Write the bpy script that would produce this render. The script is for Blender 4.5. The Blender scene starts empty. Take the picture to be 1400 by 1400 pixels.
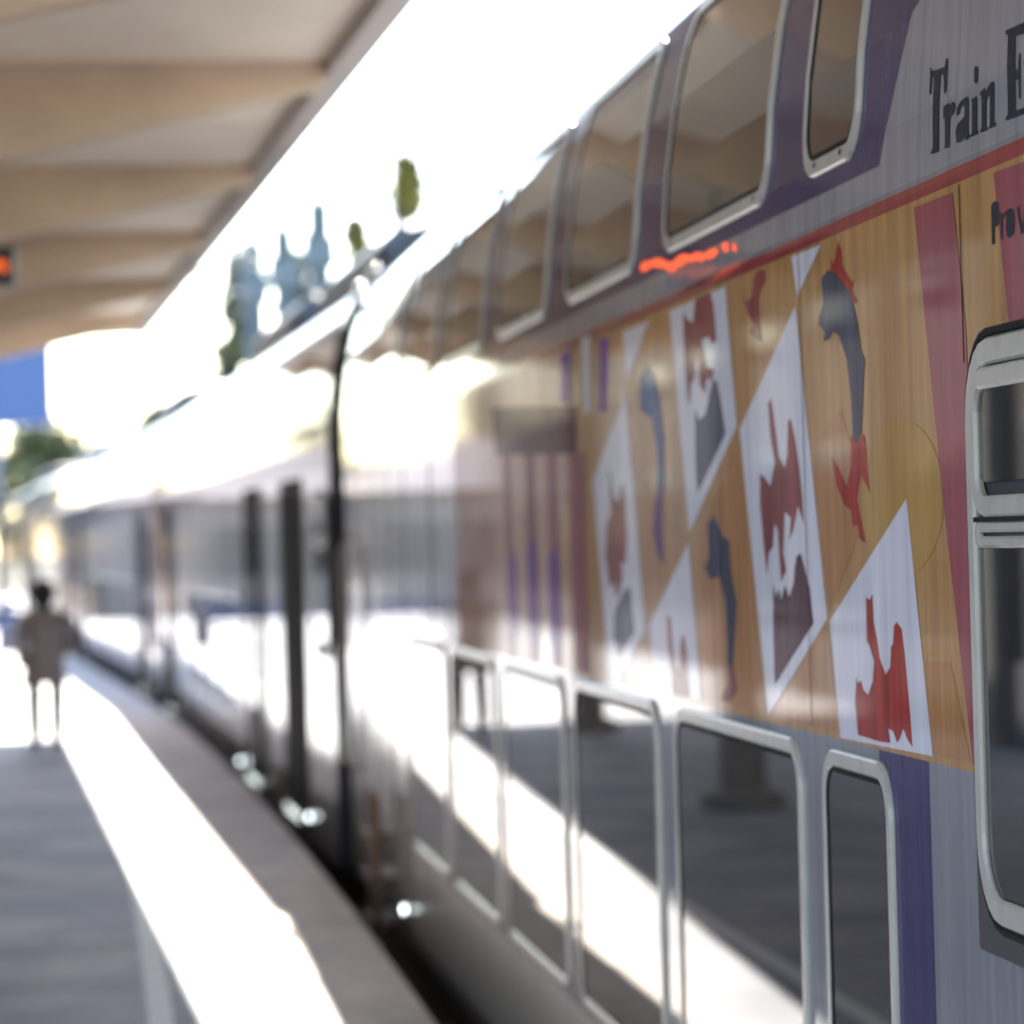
import bpy, bmesh, math, random
from mathutils import Vector, Matrix
from mathutils.geometry import delaunay_2d_cdt
random.seed(7)
S = bpy.context.scene
COL = S.collection
rad = math.radians

# ------------------------------------------------------------------ camera
cd = bpy.data.cameras.new('camera')
cam = bpy.data.objects.new('camera', cd)
COL.objects.link(cam)
S.camera = cam
cd.sensor_width = cd.sensor_height = 24.0
cd.sensor_fit = 'HORIZONTAL'
cd.lens = 85.0
cd.clip_end = 3000.0
cd.dof.use_dof = True
cd.dof.focus_distance = 6.75
cd.dof.aperture_fstop = 2.1
cd.dof.aperture_blades = 0
YAW, PITCH, ROLL = rad(6.571), rad(0.391), rad(1.6)
EYE = Vector((0, 0, 1.95))
fw = Vector((math.sin(YAW)*math.cos(PITCH), math.cos(YAW)*math.cos(PITCH), math.sin(PITCH)))
rt = Vector((math.cos(YAW), -math.sin(YAW), 0))
up = rt.cross(fw)
r2 = rt*math.cos(ROLL) - up*math.sin(ROLL)
u2 = up*math.cos(ROLL) + rt*math.sin(ROLL)
m3 = Matrix((r2, u2, -fw)).transposed()
cam.matrix_world = Matrix.Translation(EYE) @ m3.to_4x4()

# ------------------------------------------------------------------ sky, sun, exposure
SUN = Vector((1.04, 6.5, 4.5)).normalized()
sun_el = math.asin(SUN.z)
sun_az = math.atan2(SUN.x, SUN.y)
w = bpy.data.worlds.new('World')
S.world = w
w.use_nodes = True
nt = w.node_tree
sky = nt.nodes.new('ShaderNodeTexSky')
sky.sky_type = 'NISHITA'
sky.sun_disc = False
sky.sun_elevation = sun_el
sky.sun_rotation = sun_az
sky.dust_density = 0.4
sky.air_density = 1.0
bg = nt.nodes['Background']
bg.inputs['Strength'].default_value = 0.11
nt.links.new(sky.outputs['Color'], bg.inputs['Color'])
sl = bpy.data.lights.new('sun', 'SUN')
sl.energy = 3.6
sl.angle = rad(0.53)
sl.color = (1.0, 0.94, 0.84)
so = bpy.data.objects.new('sun', sl)
COL.objects.link(so)
so.rotation_euler = (-SUN).to_track_quat('-Z', 'Y').to_euler()
so.location = SUN*60
S.view_settings.view_transform = 'Standard'
S.view_settings.look = 'None'
S.view_settings.gamma = 1.0
S.view_settings.exposure = 2.6
S.view_settings.use_curve_mapping = False
S.render.engine = 'CYCLES'
S.cycles.use_denoising = True
S.cycles.max_bounces = 10
S.cycles.sample_clamp_indirect = 12.0

# ------------------------------------------------------------------ materials
M = {}
def srgb(r, g, b):
    f = lambda c: (c/255/12.92 if c <= 10 else ((c/255+0.055)/1.055)**2.4)
    return (f(r), f(g), f(b))

def mat(name, col, rough=0.6, metal=0.0, var=0.12, scale=(3, 3, 3), bump=0.0, bump_scale=(20, 20, 20), ior=1.5, detail=4.0, emis=None, coat=0.0):
    m = bpy.data.materials.new(name)
    m.use_nodes = True
    n = m.node_tree.nodes
    l = m.node_tree.links
    p = n['Principled BSDF']
    p.inputs['Roughness'].default_value = rough
    p.inputs['Metallic'].default_value = metal
    p.inputs['IOR'].default_value = ior
    p.inputs['Coat Weight'].default_value = coat
    p.inputs['Coat Roughness'].default_value = 0.03
    if emis:
        p.inputs['Emission Color'].default_value = (*col, 1)
        p.inputs['Emission Strength'].default_value = emis
    tc = n.new('ShaderNodeTexCoord')
    mp = n.new('ShaderNodeMapping')
    mp.inputs['Scale'].default_value = scale
    l.new(tc.outputs['Object'], mp.inputs['Vector'])
    ns = n.new('ShaderNodeTexNoise')
    ns.inputs['Scale'].default_value = 1.0
    ns.inputs['Detail'].default_value = detail
    ns.inputs['Roughness'].default_value = 0.6
    l.new(mp.outputs['Vector'], ns.inputs['Vector'])
    cr = n.new('ShaderNodeValToRGB')
    cr.color_ramp.elements[0].position = 0.3
    cr.color_ramp.elements[1].position = 0.7
    cr.color_ramp.elements[0].color = (*[max(0, c*(1-var)) for c in col], 1)
    cr.color_ramp.elements[1].color = (*[min(1, c*(1+var)) for c in col], 1)
    l.new(ns.outputs['Fac'], cr.inputs['Fac'])
    l.new(cr.outputs['Color'], p.inputs['Base Color'])
    if bump:
        mb = n.new('ShaderNodeMapping')
        mb.inputs['Scale'].default_value = bump_scale
        l.new(tc.outputs['Object'], mb.inputs['Vector'])
        nb = n.new('ShaderNodeTexNoise')
        nb.inputs['Scale'].default_value = 1.0
        nb.inputs['Detail'].default_value = 3.0
        l.new(mb.outputs['Vector'], nb.inputs['Vector'])
        b = n.new('ShaderNodeBump')
        b.inputs['Strength'].default_value = 1.0
        b.inputs['Distance'].default_value = bump
        l.new(nb.outputs['Fac'], b.inputs['Height'])
        l.new(b.outputs['Normal'], p.inputs['Normal'])
    M[name] = m
    return m

def paint(name, col, rough=0.045, var=0.16, ior=1.15, wave=0.00012):
    # glossy train paint: hand-brushed vertical streaks, slightly wavy sheet metal
    return mat(name, col, rough, 0.0, var, (1, 16, 1.3), wave, (0.6, 3.2, 0.22), ior, 5.0)

paint('body_grey', (0.19, 0.19, 0.215), ior=1.28)
paint('body_silver', (0.46, 0.455, 0.47), 0.06, ior=1.4, wave=0.003)
paint('indigo', (0.045, 0.038, 0.105), ior=1.12)
paint('field_grey', (0.23, 0.225, 0.26))
paint('stripe_red', (0.25, 0.045, 0.05))
paint('ochre', (0.38, 0.20, 0.078), var=0.24)
paint('ochre_deep', (0.37, 0.205, 0.055), var=0.2)
paint('orange', (0.36, 0.165, 0.065), var=0.26)
paint('white', (0.56, 0.54, 0.62), var=0.13)
paint('red', (0.30, 0.035, 0.028), var=0.38, ior=1.08)
paint('maroon', (0.21, 0.05, 0.05), var=0.42, ior=1.08)
paint('maroon2', (0.27, 0.068, 0.085))
paint('maroon3', (0.27, 0.115, 0.13), ior=1.035)
paint('umber', (0.075, 0.035, 0.05), var=0.5, ior=1.07)
paint('umber2', (0.10, 0.03, 0.045), var=0.3, ior=1.035)
paint('slate', (0.085, 0.09, 0.13), var=0.5, ior=1.07)
paint('ink', (0.055, 0.058, 0.09), var=0.45, ior=1.07)
paint('blue', (0.045, 0.085, 0.22), var=0.3, ior=1.07)
paint('violet', (0.14, 0.07, 0.17), var=0.3, ior=1.07)
paint('violet2', (0.16, 0.065, 0.27), var=0.3, ior=1.035)
paint('tan_pink', (0.44, 0.28, 0.22), var=0.3, ior=1.06, wave=0.0006)
paint('coach_orange', (0.45, 0.13, 0.05))
paint('coach_blue', (0.035, 0.05, 0.30))
mat('letter_ink', (0.028, 0.029, 0.04), 0.3, ior=1.06)
mat('glass', (0.018, 0.019, 0.019), 0.015, var=0.05, ior=1.55)
mat('frame_grey', (0.36, 0.345, 0.325), 0.22, var=0.1, scale=(9, 9, 9), bump=0.0006, bump_scale=(14, 14, 14))
mat('rubber', (0.018, 0.018, 0.019), 0.6, var=0.2, ior=1.1)
mat('dark_panel', (0.04, 0.042, 0.05), 0.45, var=0.15, ior=1.15)
mat('steel', (0.62, 0.61, 0.60), 0.16, 1.0, var=0.08)
mat('roof_grey', (0.42, 0.42, 0.44), 0.22, var=0.12, scale=(1, 1.5, 1))
mat('roof_dark', (0.06, 0.062, 0.07), 0.5, var=0.2)
mat('bellows', (0.03, 0.03, 0.03), 0.7, var=0.2)
mat('underframe', (0.035, 0.032, 0.03), 0.8, var=0.35)
mat('rust_steel', (0.16, 0.09, 0.055), 0.55, var=0.3, scale=(8, 8, 8))
mat('rib_shaded', (0.66, 0.50, 0.36), 0.8, var=0.14, scale=(1.2, 0.8, 1.5), bump=0.004, bump_scale=(6, 6, 6))  # browner than the soffit: shade on the rib faces put into the colour
mat('soffit', (0.93, 0.80, 0.64), 0.8, var=0.10, scale=(1.2, 0.8, 1), bump=0.004, bump_scale=(6, 6, 6))  # paler than the ribs: the brighter light on the ceiling put into the colour
mat('canopy_edge', (0.48, 0.43, 0.385), 0.8, var=0.14, scale=(2, 2, 2))
mat('roof_felt', (0.2, 0.2, 0.2), 0.9)
mat('column', (0.28, 0.25, 0.22), 0.75)
mat('led', (1.0, 0.14, 0.02), emis=0.22)
mat('led_side', (1.0, 0.11, 0.03), emis=0.17)
mat('glint_glow', (0.85, 0.95, 1.0), emis=2.6)  # emission standing in for sun glints
mat('display_case', (0.02, 0.02, 0.022), 0.4)
mat('sign_blue', (0.06, 0.12, 0.31), 0.4, var=0.1)
mat('grey_metal', (0.3, 0.3, 0.31), 0.45, 0.3)
mat('mast', (0.13, 0.17, 0.2), 0.55)
mat('bark', (0.11, 0.08, 0.06), 0.9, var=0.3, scale=(5, 5, 2))
mat('leaf_cypress', (0.025, 0.05, 0.032), 0.7, var=0.4, scale=(2, 2, 2))
mat('leaf_olive', (0.16, 0.17, 0.08), 0.7, var=0.4, scale=(1, 1, 1))
mat('leaf_gold', (0.24, 0.21, 0.04), 0.7, var=0.4, scale=(1, 1, 1))
mat('coat', (0.30, 0.25, 0.235), 0.9, var=0.2, scale=(6, 6, 6))
mat('hair', (0.015, 0.012, 0.01), 0.6)
mat('skin', (0.42, 0.27, 0.2), 0.6)
mat('leggings', (0.03, 0.03, 0.022), 0.8)
mat('shoe', (0.02, 0.02, 0.02), 0.5)
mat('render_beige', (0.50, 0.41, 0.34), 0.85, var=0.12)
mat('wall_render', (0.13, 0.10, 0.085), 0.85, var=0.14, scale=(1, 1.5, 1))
mat('render_lilac', (0.20, 0.185, 0.21), 0.85, var=0.12)
mat('roof_tile', (0.24, 0.20, 0.21), 0.85, var=0.25, scale=(4, 4, 4))
mat('window_dark', (0.03, 0.035, 0.04), 0.08)
mat('wood', (0.2, 0.11, 0.06), 0.6, var=0.3)
mat('line_white', (0.78, 0.80, 0.80), 0.6, var=0.12, scale=(5, 5, 5))
paint('skirt_bounce', (0.46, 0.44, 0.42), 0.15, ior=1.25)  # light bounced up from the sunlit strip put into the colour
mat('coping', (0.68, 0.61, 0.56), 0.75, var=0.22, scale=(2.2, 0.9, 1), bump=0.003, bump_scale=(25, 25, 25))
mat('ballast', (0.12, 0.105, 0.095), 0.95, var=0.4, scale=(14, 14, 14), bump=0.03, bump_scale=(18, 18, 18))
mat('earth', (0.22, 0.19, 0.14), 0.95, var=0.3, scale=(0.4, 0.4, 0.4))
mat('rail', (0.25, 0.2, 0.17), 0.35, 0.8)

def platform_material():
    # pale asphalt: broad damp mottling, worn bands across, fine grit
    m = mat('asphalt', (0.335, 0.345, 0.39), 0.62, var=0.22, scale=(0.55, 1.1, 1), bump=0.003, bump_scale=(60, 60, 60), detail=6)
    n = m.node_tree.nodes
    l = m.node_tree.links
    p = n['Principled BSDF']
    cr = [x for x in n if x.type == 'VALTORGB'][0]
    tc = [x for x in n if x.type == 'TEX_COORD'][0]
    mp = n.new('ShaderNodeMapping')
    mp.inputs['Scale'].default_value = (0.9, 0.55, 1)
    l.new(tc.outputs['Object'], mp.inputs['Vector'])
    v = n.new('ShaderNodeTexNoise')
    v.inputs['Scale'].default_value = 1.3
    v.inputs['Detail'].default_value = 2
    v.inputs['Distortion'].default_value = 0.6
    l.new(mp.outputs['Vector'], v.inputs['Vector'])
    c2 = n.new('ShaderNodeValToRGB')
    c2.color_ramp.elements[0].position = 0.4
    c2.color_ramp.elements[1].position = 0.62
    c2.color_ramp.elements[0].color = (0.78, 0.8, 0.86, 1)
    c2.color_ramp.elements[1].color = (1.15, 1.1, 1.05, 1)
    l.new(v.outputs['Fac'], c2.inputs['Fac'])
    mx = n.new('ShaderNodeMix')
    mx.data_type = 'RGBA'
    mx.blend_type = 'MULTIPLY'
    mx.inputs['Factor'].default_value = 1
    l.new(cr.outputs['Color'], mx.inputs['A'])
    l.new(c2.outputs['Color'], mx.inputs['B'])
    l.new(mx.outputs['Result'], p.inputs['Base Color'])
platform_material()

# ------------------------------------------------------------------ mesh helpers
def link(name, me, material=None, parent=None, smooth=False):
    o = bpy.data.objects.new(name, me)
    COL.objects.link(o)
    if material is not None:
        me.materials.append(M[material])
    if parent is not None:
        o.parent = parent
    if smooth:
        for p in me.polygons:
            p.use_smooth = True
    return o

def from_bm(name, bm, material, parent=None, smooth=False):
    me = bpy.data.meshes.new(name)
    bm.normal_update()
    bm.to_mesh(me)
    bm.free()
    return link(name, me, material, parent, smooth)

def pyd(name, v, f, material, parent=None, smooth=False):
    me = bpy.data.meshes.new(name)
    me.from_pydata(v, [], f)
    me.update()
    return link(name, me, material, parent, smooth)

def box(bm, x0, x1, y0, y1, z0, z1, bev=0.0):
    r = bmesh.ops.create_cube(bm, size=1.0)
    vs = r['verts']
    for v in vs:
        v.co = Vector((x0+(v.co.x+.5)*(x1-x0), y0+(v.co.y+.5)*(y1-y0), z0+(v.co.z+.5)*(z1-z0)))
    if bev:
        es = list({e for v in vs for e in v.link_edges})
        bmesh.ops.bevel(bm, geom=es, offset=bev, segments=2, affect='EDGES', profile=0.5)

def boxo(name, b, material, parent=None, bev=0.0):
    bm = bmesh.new()
    box(bm, *b, bev=bev)
    return from_bm(name, bm, material, parent)

def tube(bm, pts, r, n=8, cap=True):
    pts = [Vector(p) for p in pts]
    rs = r if isinstance(r, (list, tuple)) else [r]*len(pts)
    rings = []
    for i, p in enumerate(pts):
        t = (pts[min(i+1, len(pts)-1)] - pts[max(i-1, 0)]).normalized()
        a = t.orthogonal().normalized() if abs(t.z) > 0.9 else t.cross(Vector((0, 0, 1))).normalized()
        b = t.cross(a)
        rings.append([bm.verts.new(p + (a*math.cos(k*2*math.pi/n)+b*math.sin(k*2*math.pi/n))*rs[i]) for k in range(n)])
    for A, B in zip(rings, rings[1:]):
        for k in range(n):
            bm.faces.new((A[k], A[(k+1) % n], B[(k+1) % n], B[k]))
    if cap:
        bm.faces.new(rings[0][::-1])
        bm.faces.new(rings[-1])

def tubeo(name, pts, r, material, parent=None, n=8):
    bm = bmesh.new()
    tube(bm, pts, r, n)
    return from_bm(name, bm, material, parent, True)

def lathe(bm, prof, n=20, c=(0, 0, 0)):
    rings = []
    for r, z in prof:
        rings.append([bm.verts.new((c[0]+r*math.cos(k*2*math.pi/n), c[1]+r*math.sin(k*2*math.pi/n), c[2]+z)) for k in range(n)])
    for A, B in zip(rings, rings[1:]):
        for k in range(n):
            bm.faces.new((A[k], A[(k+1) % n], B[(k+1) % n], B[k]))
    bm.faces.new(rings[0][::-1])
    bm.faces.new(rings[-1])

def empty(name, loc, rz=0.0):
    o = bpy.data.objects.new(name, None)
    COL.objects.link(o)
    o.location = loc
    o.rotation_euler = (0, 0, rz)
    o.empty_display_size = 0.2
    return o

def tag(o, label, cat, group=None):
    o['label'] = label
    o['category'] = cat
    if group:
        o['group'] = group
    return o

def struct(o):
    o['kind'] = 'structure'
    return o

# ------------------------------------------------------------------ the line of the track
def shift(y):
    if y < 16:
        return 0.0
    if y < 50:
        return 0.052/34*(y-16)**2/2
    return 0.884 + 0.052*(y-50)
FACE = 1.61
def face_x(y):
    return FACE - shift(y)
def edge_x(y):
    return face_x(y) - 0.285

# ------------------------------------------------------------------ ground, track, platform
g = 400
struct(pyd('ground', [(-600, -200, -0.9), (600, -200, -0.9), (600, 1800, -0.9), (-600, 1800, -0.9)], [(0, 1, 2, 3)], 'earth'))
ys = [-14 + 2*i for i in range(90)]
def ribbon(name, xa, xb, z, material, y0=-14, y1=164, step=2.0, parent=None):
    n = int((y1-y0)/step)+1
    v = []
    for i in range(n):
        y = y0+i*step
        v += [(xa(y), y, z), (xb(y), y, z)]
    f = [(2*i, 2*i+1, 2*i+3, 2*i+2) for i in range(n-1)]
    return pyd(name, v, f, material, parent)
struct(ribbon('track_bed', lambda y: edge_x(y)-0.3, lambda y: face_x(y)+9, -0.72, 'ballast'))
for dx in (0.68, 2.115):
    n = 89
    v = []
    for i in range(n):
        y = -14+i*2
        x = face_x(y)+dx
        v += [(x-.035, y, -.7), (x-.035, y, -.55), (x+.035, y, -.55), (x+.035, y, -.7)]
    f = []
    for i in range(n-1):
        a = 4*i
        for k in range(3):
            f.append((a+k, a+k+1, a+k+5, a+k+4))
    struct(pyd('rail', v, f, 'rail'))
# platform: top sheet, front wall under the coping nose, far side wall
v, f = [], []
n = 90
for i in range(n):
    y = -14+i*2
    v += [(-8.2, y, -0.85), (-8.2, y, 0), (edge_x(y)-.60, y, 0)]
for i in range(n-1):
    a = 3*i
    f += [(a, a+1, a+4, a+3), (a+1, a+2, a+5, a+4)]
plat = struct(pyd('platform', v, f, 'asphalt'))
v, f = [], []
for i in range(n):
    y = -14+i*2
    e = edge_x(y)
    v += [(e-.60, y, 0.0), (e-.02, y, 0.0), (e, y, -.02), (e, y, -.16), (e-.12, y, -.18), (e-.12, y, -.85)]
for i in range(n-1):
    a = 6*i
    for k in range(5):
        f.append((a+k, a+k+1, a+k+7, a+k+6))
struct(pyd('platform_coping', v, f, 'coping'))
struct(ribbon('platform_line', lambda y: edge_x(y)-1.16, lambda y: edge_x(y)-1.055, 0.004, 'line_white'))
struct(ribbon('far_track_bed', lambda y: -17, lambda y: -8.2, -0.72, 'ballast'))

# ------------------------------------------------------------------ the train
PROF = [(-.32, .16), (-.25, .03), (-.12, 0), (.3, 0), (.9, 0), (1.5, 0), (2.1, 0), (2.60, 0), (2.75, .004), (2.95, .02), (3.15, .05), (3.32, .09), (3.45, .135), (3.55, .19), (3.63, .27), (3.70, .40), (3.75, .60), (3.79, 1.0), (3.80, 1.4)]
def prof(z):
    for (a, b), (c, d) in zip(PROF[2:], PROF[3:]):
        if z <= c:
            return b+(d-b)*max(0, (z-a))/(c-a)
    return 1.4
def onsurf(y, z, off):
    e = 0.01
    s = (prof(z+e)-prof(z-e))/(2*e)
    k = 1/math.hypot(1, s)
    return (prof(z)-off*k, y, z+off*s*k)

def decal(name, poly, material, off, parent):
    bm = bmesh.new()
    n_ = len(poly)
    vv, _, ff, *_r = delaunay_2d_cdt([Vector(p) for p in poly], [], [list(range(n_))], 1, 1e-6)
    vs = [bm.verts.new((0, q.x, q.y)) for q in vv]
    for t in ff:
        bm.faces.new([vs[k] for k in t])
    z0 = min(p[1] for p in poly)
    z1 = max(p[1] for p in poly)
    for c in (2.6, 2.68, 2.75, 2.85, 2.95, 3.05, 3.15, 3.24, 3.32, 3.39, 3.45, 3.5, 3.55, 3.59, 3.63, 3.7):
        if z0 < c < z1:
            bmesh.ops.bisect_plane(bm, geom=bm.verts[:]+bm.edges[:]+bm.faces[:], plane_co=(0, 0, c), plane_no=(0, 0, 1))
    bmesh.ops.triangulate(bm, faces=bm.faces[:])
    bm.normal_update()
    for fc in bm.faces:
        if fc.normal.x > 0:
            fc.normal_flip()
    for q in bm.verts:
        q.co = onsurf(q.co.y, q.co.z, off)
    return from_bm(name, bm, material, parent)

def rrect(y0, y1, z0, z1, r, n=6, sub=8):
    if not isinstance(r, tuple):
        r = (r, r, r, r)           # bottom-near, bottom-far, top-far, top-near
    P = []
    for (cy, cz, a, q) in ((y0+r[0], z0+r[0], 180, r[0]), (y1-r[1], z0+r[1], 270, r[1]), (y1-r[2], z1-r[2], 0, r[2]), (y0+r[3], z1-r[3], 90, r[3])):
        for k in range(n+1):
            t = rad(a+90*k/n)
            P.append((cy+q*math.cos(t), cz+q*math.sin(t)))
    out = []
    for i, p in enumerate(P):
        out.append(p)
        q = P[(i+1) % len(P)]
        d = math.hypot(q[0]-p[0], q[1]-p[1])
        if d > 0.2:
            for k in range(1, sub):
                out.append((p[0]+(q[0]-p[0])*k/sub, p[1]+(q[1]-p[1])*k/sub))
    return out

def ring(name, y0, y1, z0, z1, r, wd, e, e_in, material, parent, sub=8):
    if not isinstance(r, tuple):
        r = (r,)*4
    ri = tuple(max(.012, q-wd) for q in r)
    b = min(.006, wd*.3)
    loops = [(rrect(y0, y1, z0, z1, r, sub=sub), 0.0),
             (rrect(y0+.001, y1-.001, z0+.001, z1-.001, r, sub=sub), e-b),
             (rrect(y0+b, y1-b, z0+b, z1-b, tuple(max(.012, q-b) for q in r), sub=sub), e),
             (rrect(y0+wd-b, y1-wd+b, z0+wd-b, z1-wd+b, tuple(max(.012, q-wd+b) for q in r), sub=sub), e),
             (rrect(y0+wd, y1-wd, z0+wd, z1-wd, ri, sub=sub), e-b),
             (rrect(y0+wd, y1-wd, z0+wd, z1-wd, ri, sub=sub), e_in)]
    m = min(len(L[0]) for L in loops)
    if any(len(L[0]) != m for L in loops):
        loops = [(rrect_fixed(L[0], m), L[1]) for L in loops]
    bm = bmesh.new()
    R = [[bm.verts.new(onsurf(y, z, o)) for y, z in L] for L, o in loops]
    for A, B in zip(R, R[1:]):
        for k in range(m):
            bm.faces.new((A[k], B[k], B[(k+1) % m], A[(k+1) % m]))
    bmesh.ops.recalc_face_normals(bm, faces=bm.faces[:])
    return from_bm(name, bm, material, parent)

def rrect_fixed(P, m):
    # resample a loop to m points so that rings match
    L = [0]
    for i in range(len(P)):
        q = P[(i+1) % len(P)]
        L.append(L[-1]+math.hypot(q[0]-P[i][0], q[1]-P[i][1]))
    out = []
    j = 0
    for k in range(m):
        t = L[-1]*k/m
        while L[j+1] < t:
            j += 1
        s = (t-L[j])/max(1e-9, L[j+1]-L[j])
        a, b = P[j], P[(j+1) % len(P)]
        out.append((a[0]+(b[0]-a[0])*s, a[1]+(b[1]-a[1])*s))
    return out

def window(car, y0, y1, z0, z1, r=.13, wd=.040, e=.011, screws=False):
    fr = ring('window', y0, y1, z0, z1, r, wd, e, .004, 'frame_grey', car)
    g_ = .013
    ring('gasket', y0+wd-.002, y1-wd+.002, z0+wd-.002, z1-wd+.002, max(.02, r-wd), g_, .0095, .004, 'rubber', fr)
    decal('pane', rrect(y0+wd+.004, y1-wd-.004, z0+wd+.004, z1-wd-.004, max(.016, r-wd)), 'glass', .006, fr)
    if screws:
        for yy in (y0+.16, y1-.16):
            decal('screw', [(yy+.012*math.cos(a*math.pi/4), z0+.024+.007*math.sin(a*math.pi/4)) for a in range(8)], 'rubber', e+.001, fr)
    return fr

def hopper(car, y0, y1, z0, z1):
    # mid-level vestibule window: dark surround, pale frame, tilting upper light over a fixed pane
    sur = decal('window_surround', rrect(y0-.05, y1+.05, z0-.06, z1+.018, (.012, .012, .17, .17)), 'dark_panel', .0045, car)
    fr = ring('hopper_window', y0, y1, z0, z1, .16, .05, .018, .006, 'frame_grey', car)
    ring('outer_gasket', y0-.018, y1+.018, z0-.018, z1+.018, .175, .017, .014, .004, 'rubber', fr)
    zs = z0+.685
    decal('pane', rrect(y0+.053, y1-.053, z0+.053, zs-.005, (.10, .10, .02, .02)), 'glass', .008, fr)
    decal('pane', rrect(y0+.075, y1-.075, zs+.115, z1-.078, .045), 'glass', .013, fr)
    ring('tilting_sash', y0+.052, y1-.052, zs+.05, z1-.053, .08, .04, .0225, .008, 'frame_grey', fr)
    bar = ring('transom', y0+.05, y1-.05, zs-.005, zs+.046, .012, .022, .017, .006, 'frame_grey', fr, sub=2)
    decal('seal_line', [(y0+.05, zs+.043), (y1-.05, zs+.043), (y1-.05, zs+.052), (y0+.05, zs+.052)], 'rubber', .0185, fr)
    return fr

def car_shell(L, parent, body='body_grey', detail=1.0):
    sec = [(x, z) for z, x in PROF]
    sec = sec + [(2.8-x, z) for x, z in sec[-2::-1]]
    m = len(sec)
    N = max(2, int(L/1.5))
    v, f = [], []
    for i in range(N+1):
        y = L*i/N
        v += [(x, y, z) for x, z in sec]
    for i in range(N):
        a, b = i*m, (i+1)*m
        for k in range(m):
            f.append((a+k, b+k, b+(k+1) % m, a+(k+1) % m))
    o = pyd('body', v, f, body, parent, True)
    o.data.materials.append(M['roof_grey'])
    for p in o.data.polygons:
        if abs(p.normal.z) > .62 and p.center.z > 3:
            p.material_index = 1
    for y, nm in ((0.0, 0), (L, 1)):
        vv = [(x, y, z) for x, z in sec]
        pyd('end_wall', vv, [tuple(range(m)) if nm == 0 else tuple(range(m))[::-1]], 'dark_panel', parent)
    u = bmesh.new()
    box(u, .25, 2.55, .8, L-.8, -.62, -.33)
    from_bm('underframe', u, 'underframe', parent)
    for yb in (3.2, L-3.2):
        bg_ = bmesh.new()
        box(bg_, .35, 2.45, yb-1.5, yb+1.5, -.5, -.3)
        bo = from_bm('bogie', bg_, 'underframe', parent)
        for dy in (-1.1, 1.1):
            for xx in (.62, 2.06):
                wb = bmesh.new()
                lathe(wb, [(.10, -.07), (.42, -.07), (.43, -.03), (.42, .06), (.1, .06)], 20)
                wo = from_bm('wheel', wb, 'steel', bo)
                wo.rotation_euler = (0, rad(90), 0)
                wo.location = (xx+.03, yb+dy, -.13)
    return o

def gangway(parent, y0, y1):
    # ribbed rubber bellows that follow the car section, set slightly in
    bm = bmesh.new()
    n = 7
    rings = []
    sec = [(-.1, .2), (1.5, .2), (2.6, .2), (3.1, .25), (3.4, .36), (3.56, .55), (3.64, 1.0), (3.65, 1.4)]
    sec = sec + [(z, 2.8-x) for z, x in sec[-2::-1]]
    for i in range(n*2+1):
        y = y0+(y1-y0)*i/(2*n)
        k = 0.05 if i % 2 else 0.0
        rings.append([bm.verts.new((1.4+(x-1.4)*(1-k), y, z-(k*1.2 if z > 2 else 0))) for z, x in sec])
    for A, B in zip(rings, rings[1:]):
        for k in range(len(sec)-1):
            bm.faces.new((A[k], B[k], B[k+1], A[k+1]))
    return from_bm('gangway_bellows', bm, 'bellows', parent)

def door(car, y0, y1, leaf='rubber', z1=2.42):
    fr = ring('door', y0, y1, -.04, z1, .06, .07, .03, .004, 'rubber', car)
    mid = (y0+y1)/2
    for a, b in ((y0+.075, mid-.008), (mid+.008, y1-.075)):
        lf = decal('door_leaf', rrect(a, b, .04, z1-.08, .03), leaf, .008, fr)
        if leaf != 'rubber':
            decal('pane', rrect(a+.1, b-.1, .55, z1-.35, .09), 'glass', .011, fr)
    ring('step_edge', y0+.05, y1-.05, -.10, -.045, .012, .02, .05, .004, 'steel', fr, sub=2)
    return fr

def glint_disc(car, y, z, r=.014):  # small glowing disc added in place of a sun glint low on the car
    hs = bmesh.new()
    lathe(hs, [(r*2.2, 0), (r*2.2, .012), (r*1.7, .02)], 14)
    h = from_bm('glint_disc', hs, 'grey_metal', car)
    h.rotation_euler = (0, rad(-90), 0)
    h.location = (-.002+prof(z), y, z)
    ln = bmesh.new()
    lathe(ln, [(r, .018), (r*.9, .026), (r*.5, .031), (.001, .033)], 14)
    from_bm('lens', ln, 'glint_glow', h)  # glowing cap of the added glint, not a lamp on the car

def place_car(y0, y1):
    xa, xb = face_x(y0), face_x(y1)
    if y0 < 0:
        xb = xa             # the first car stands on the straight
    a = math.atan2(-(xb-xa), y1-y0)
    return empty('train_car', (xa, y0, 0), a), math.hypot(xb-xa, y1-y0)

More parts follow.
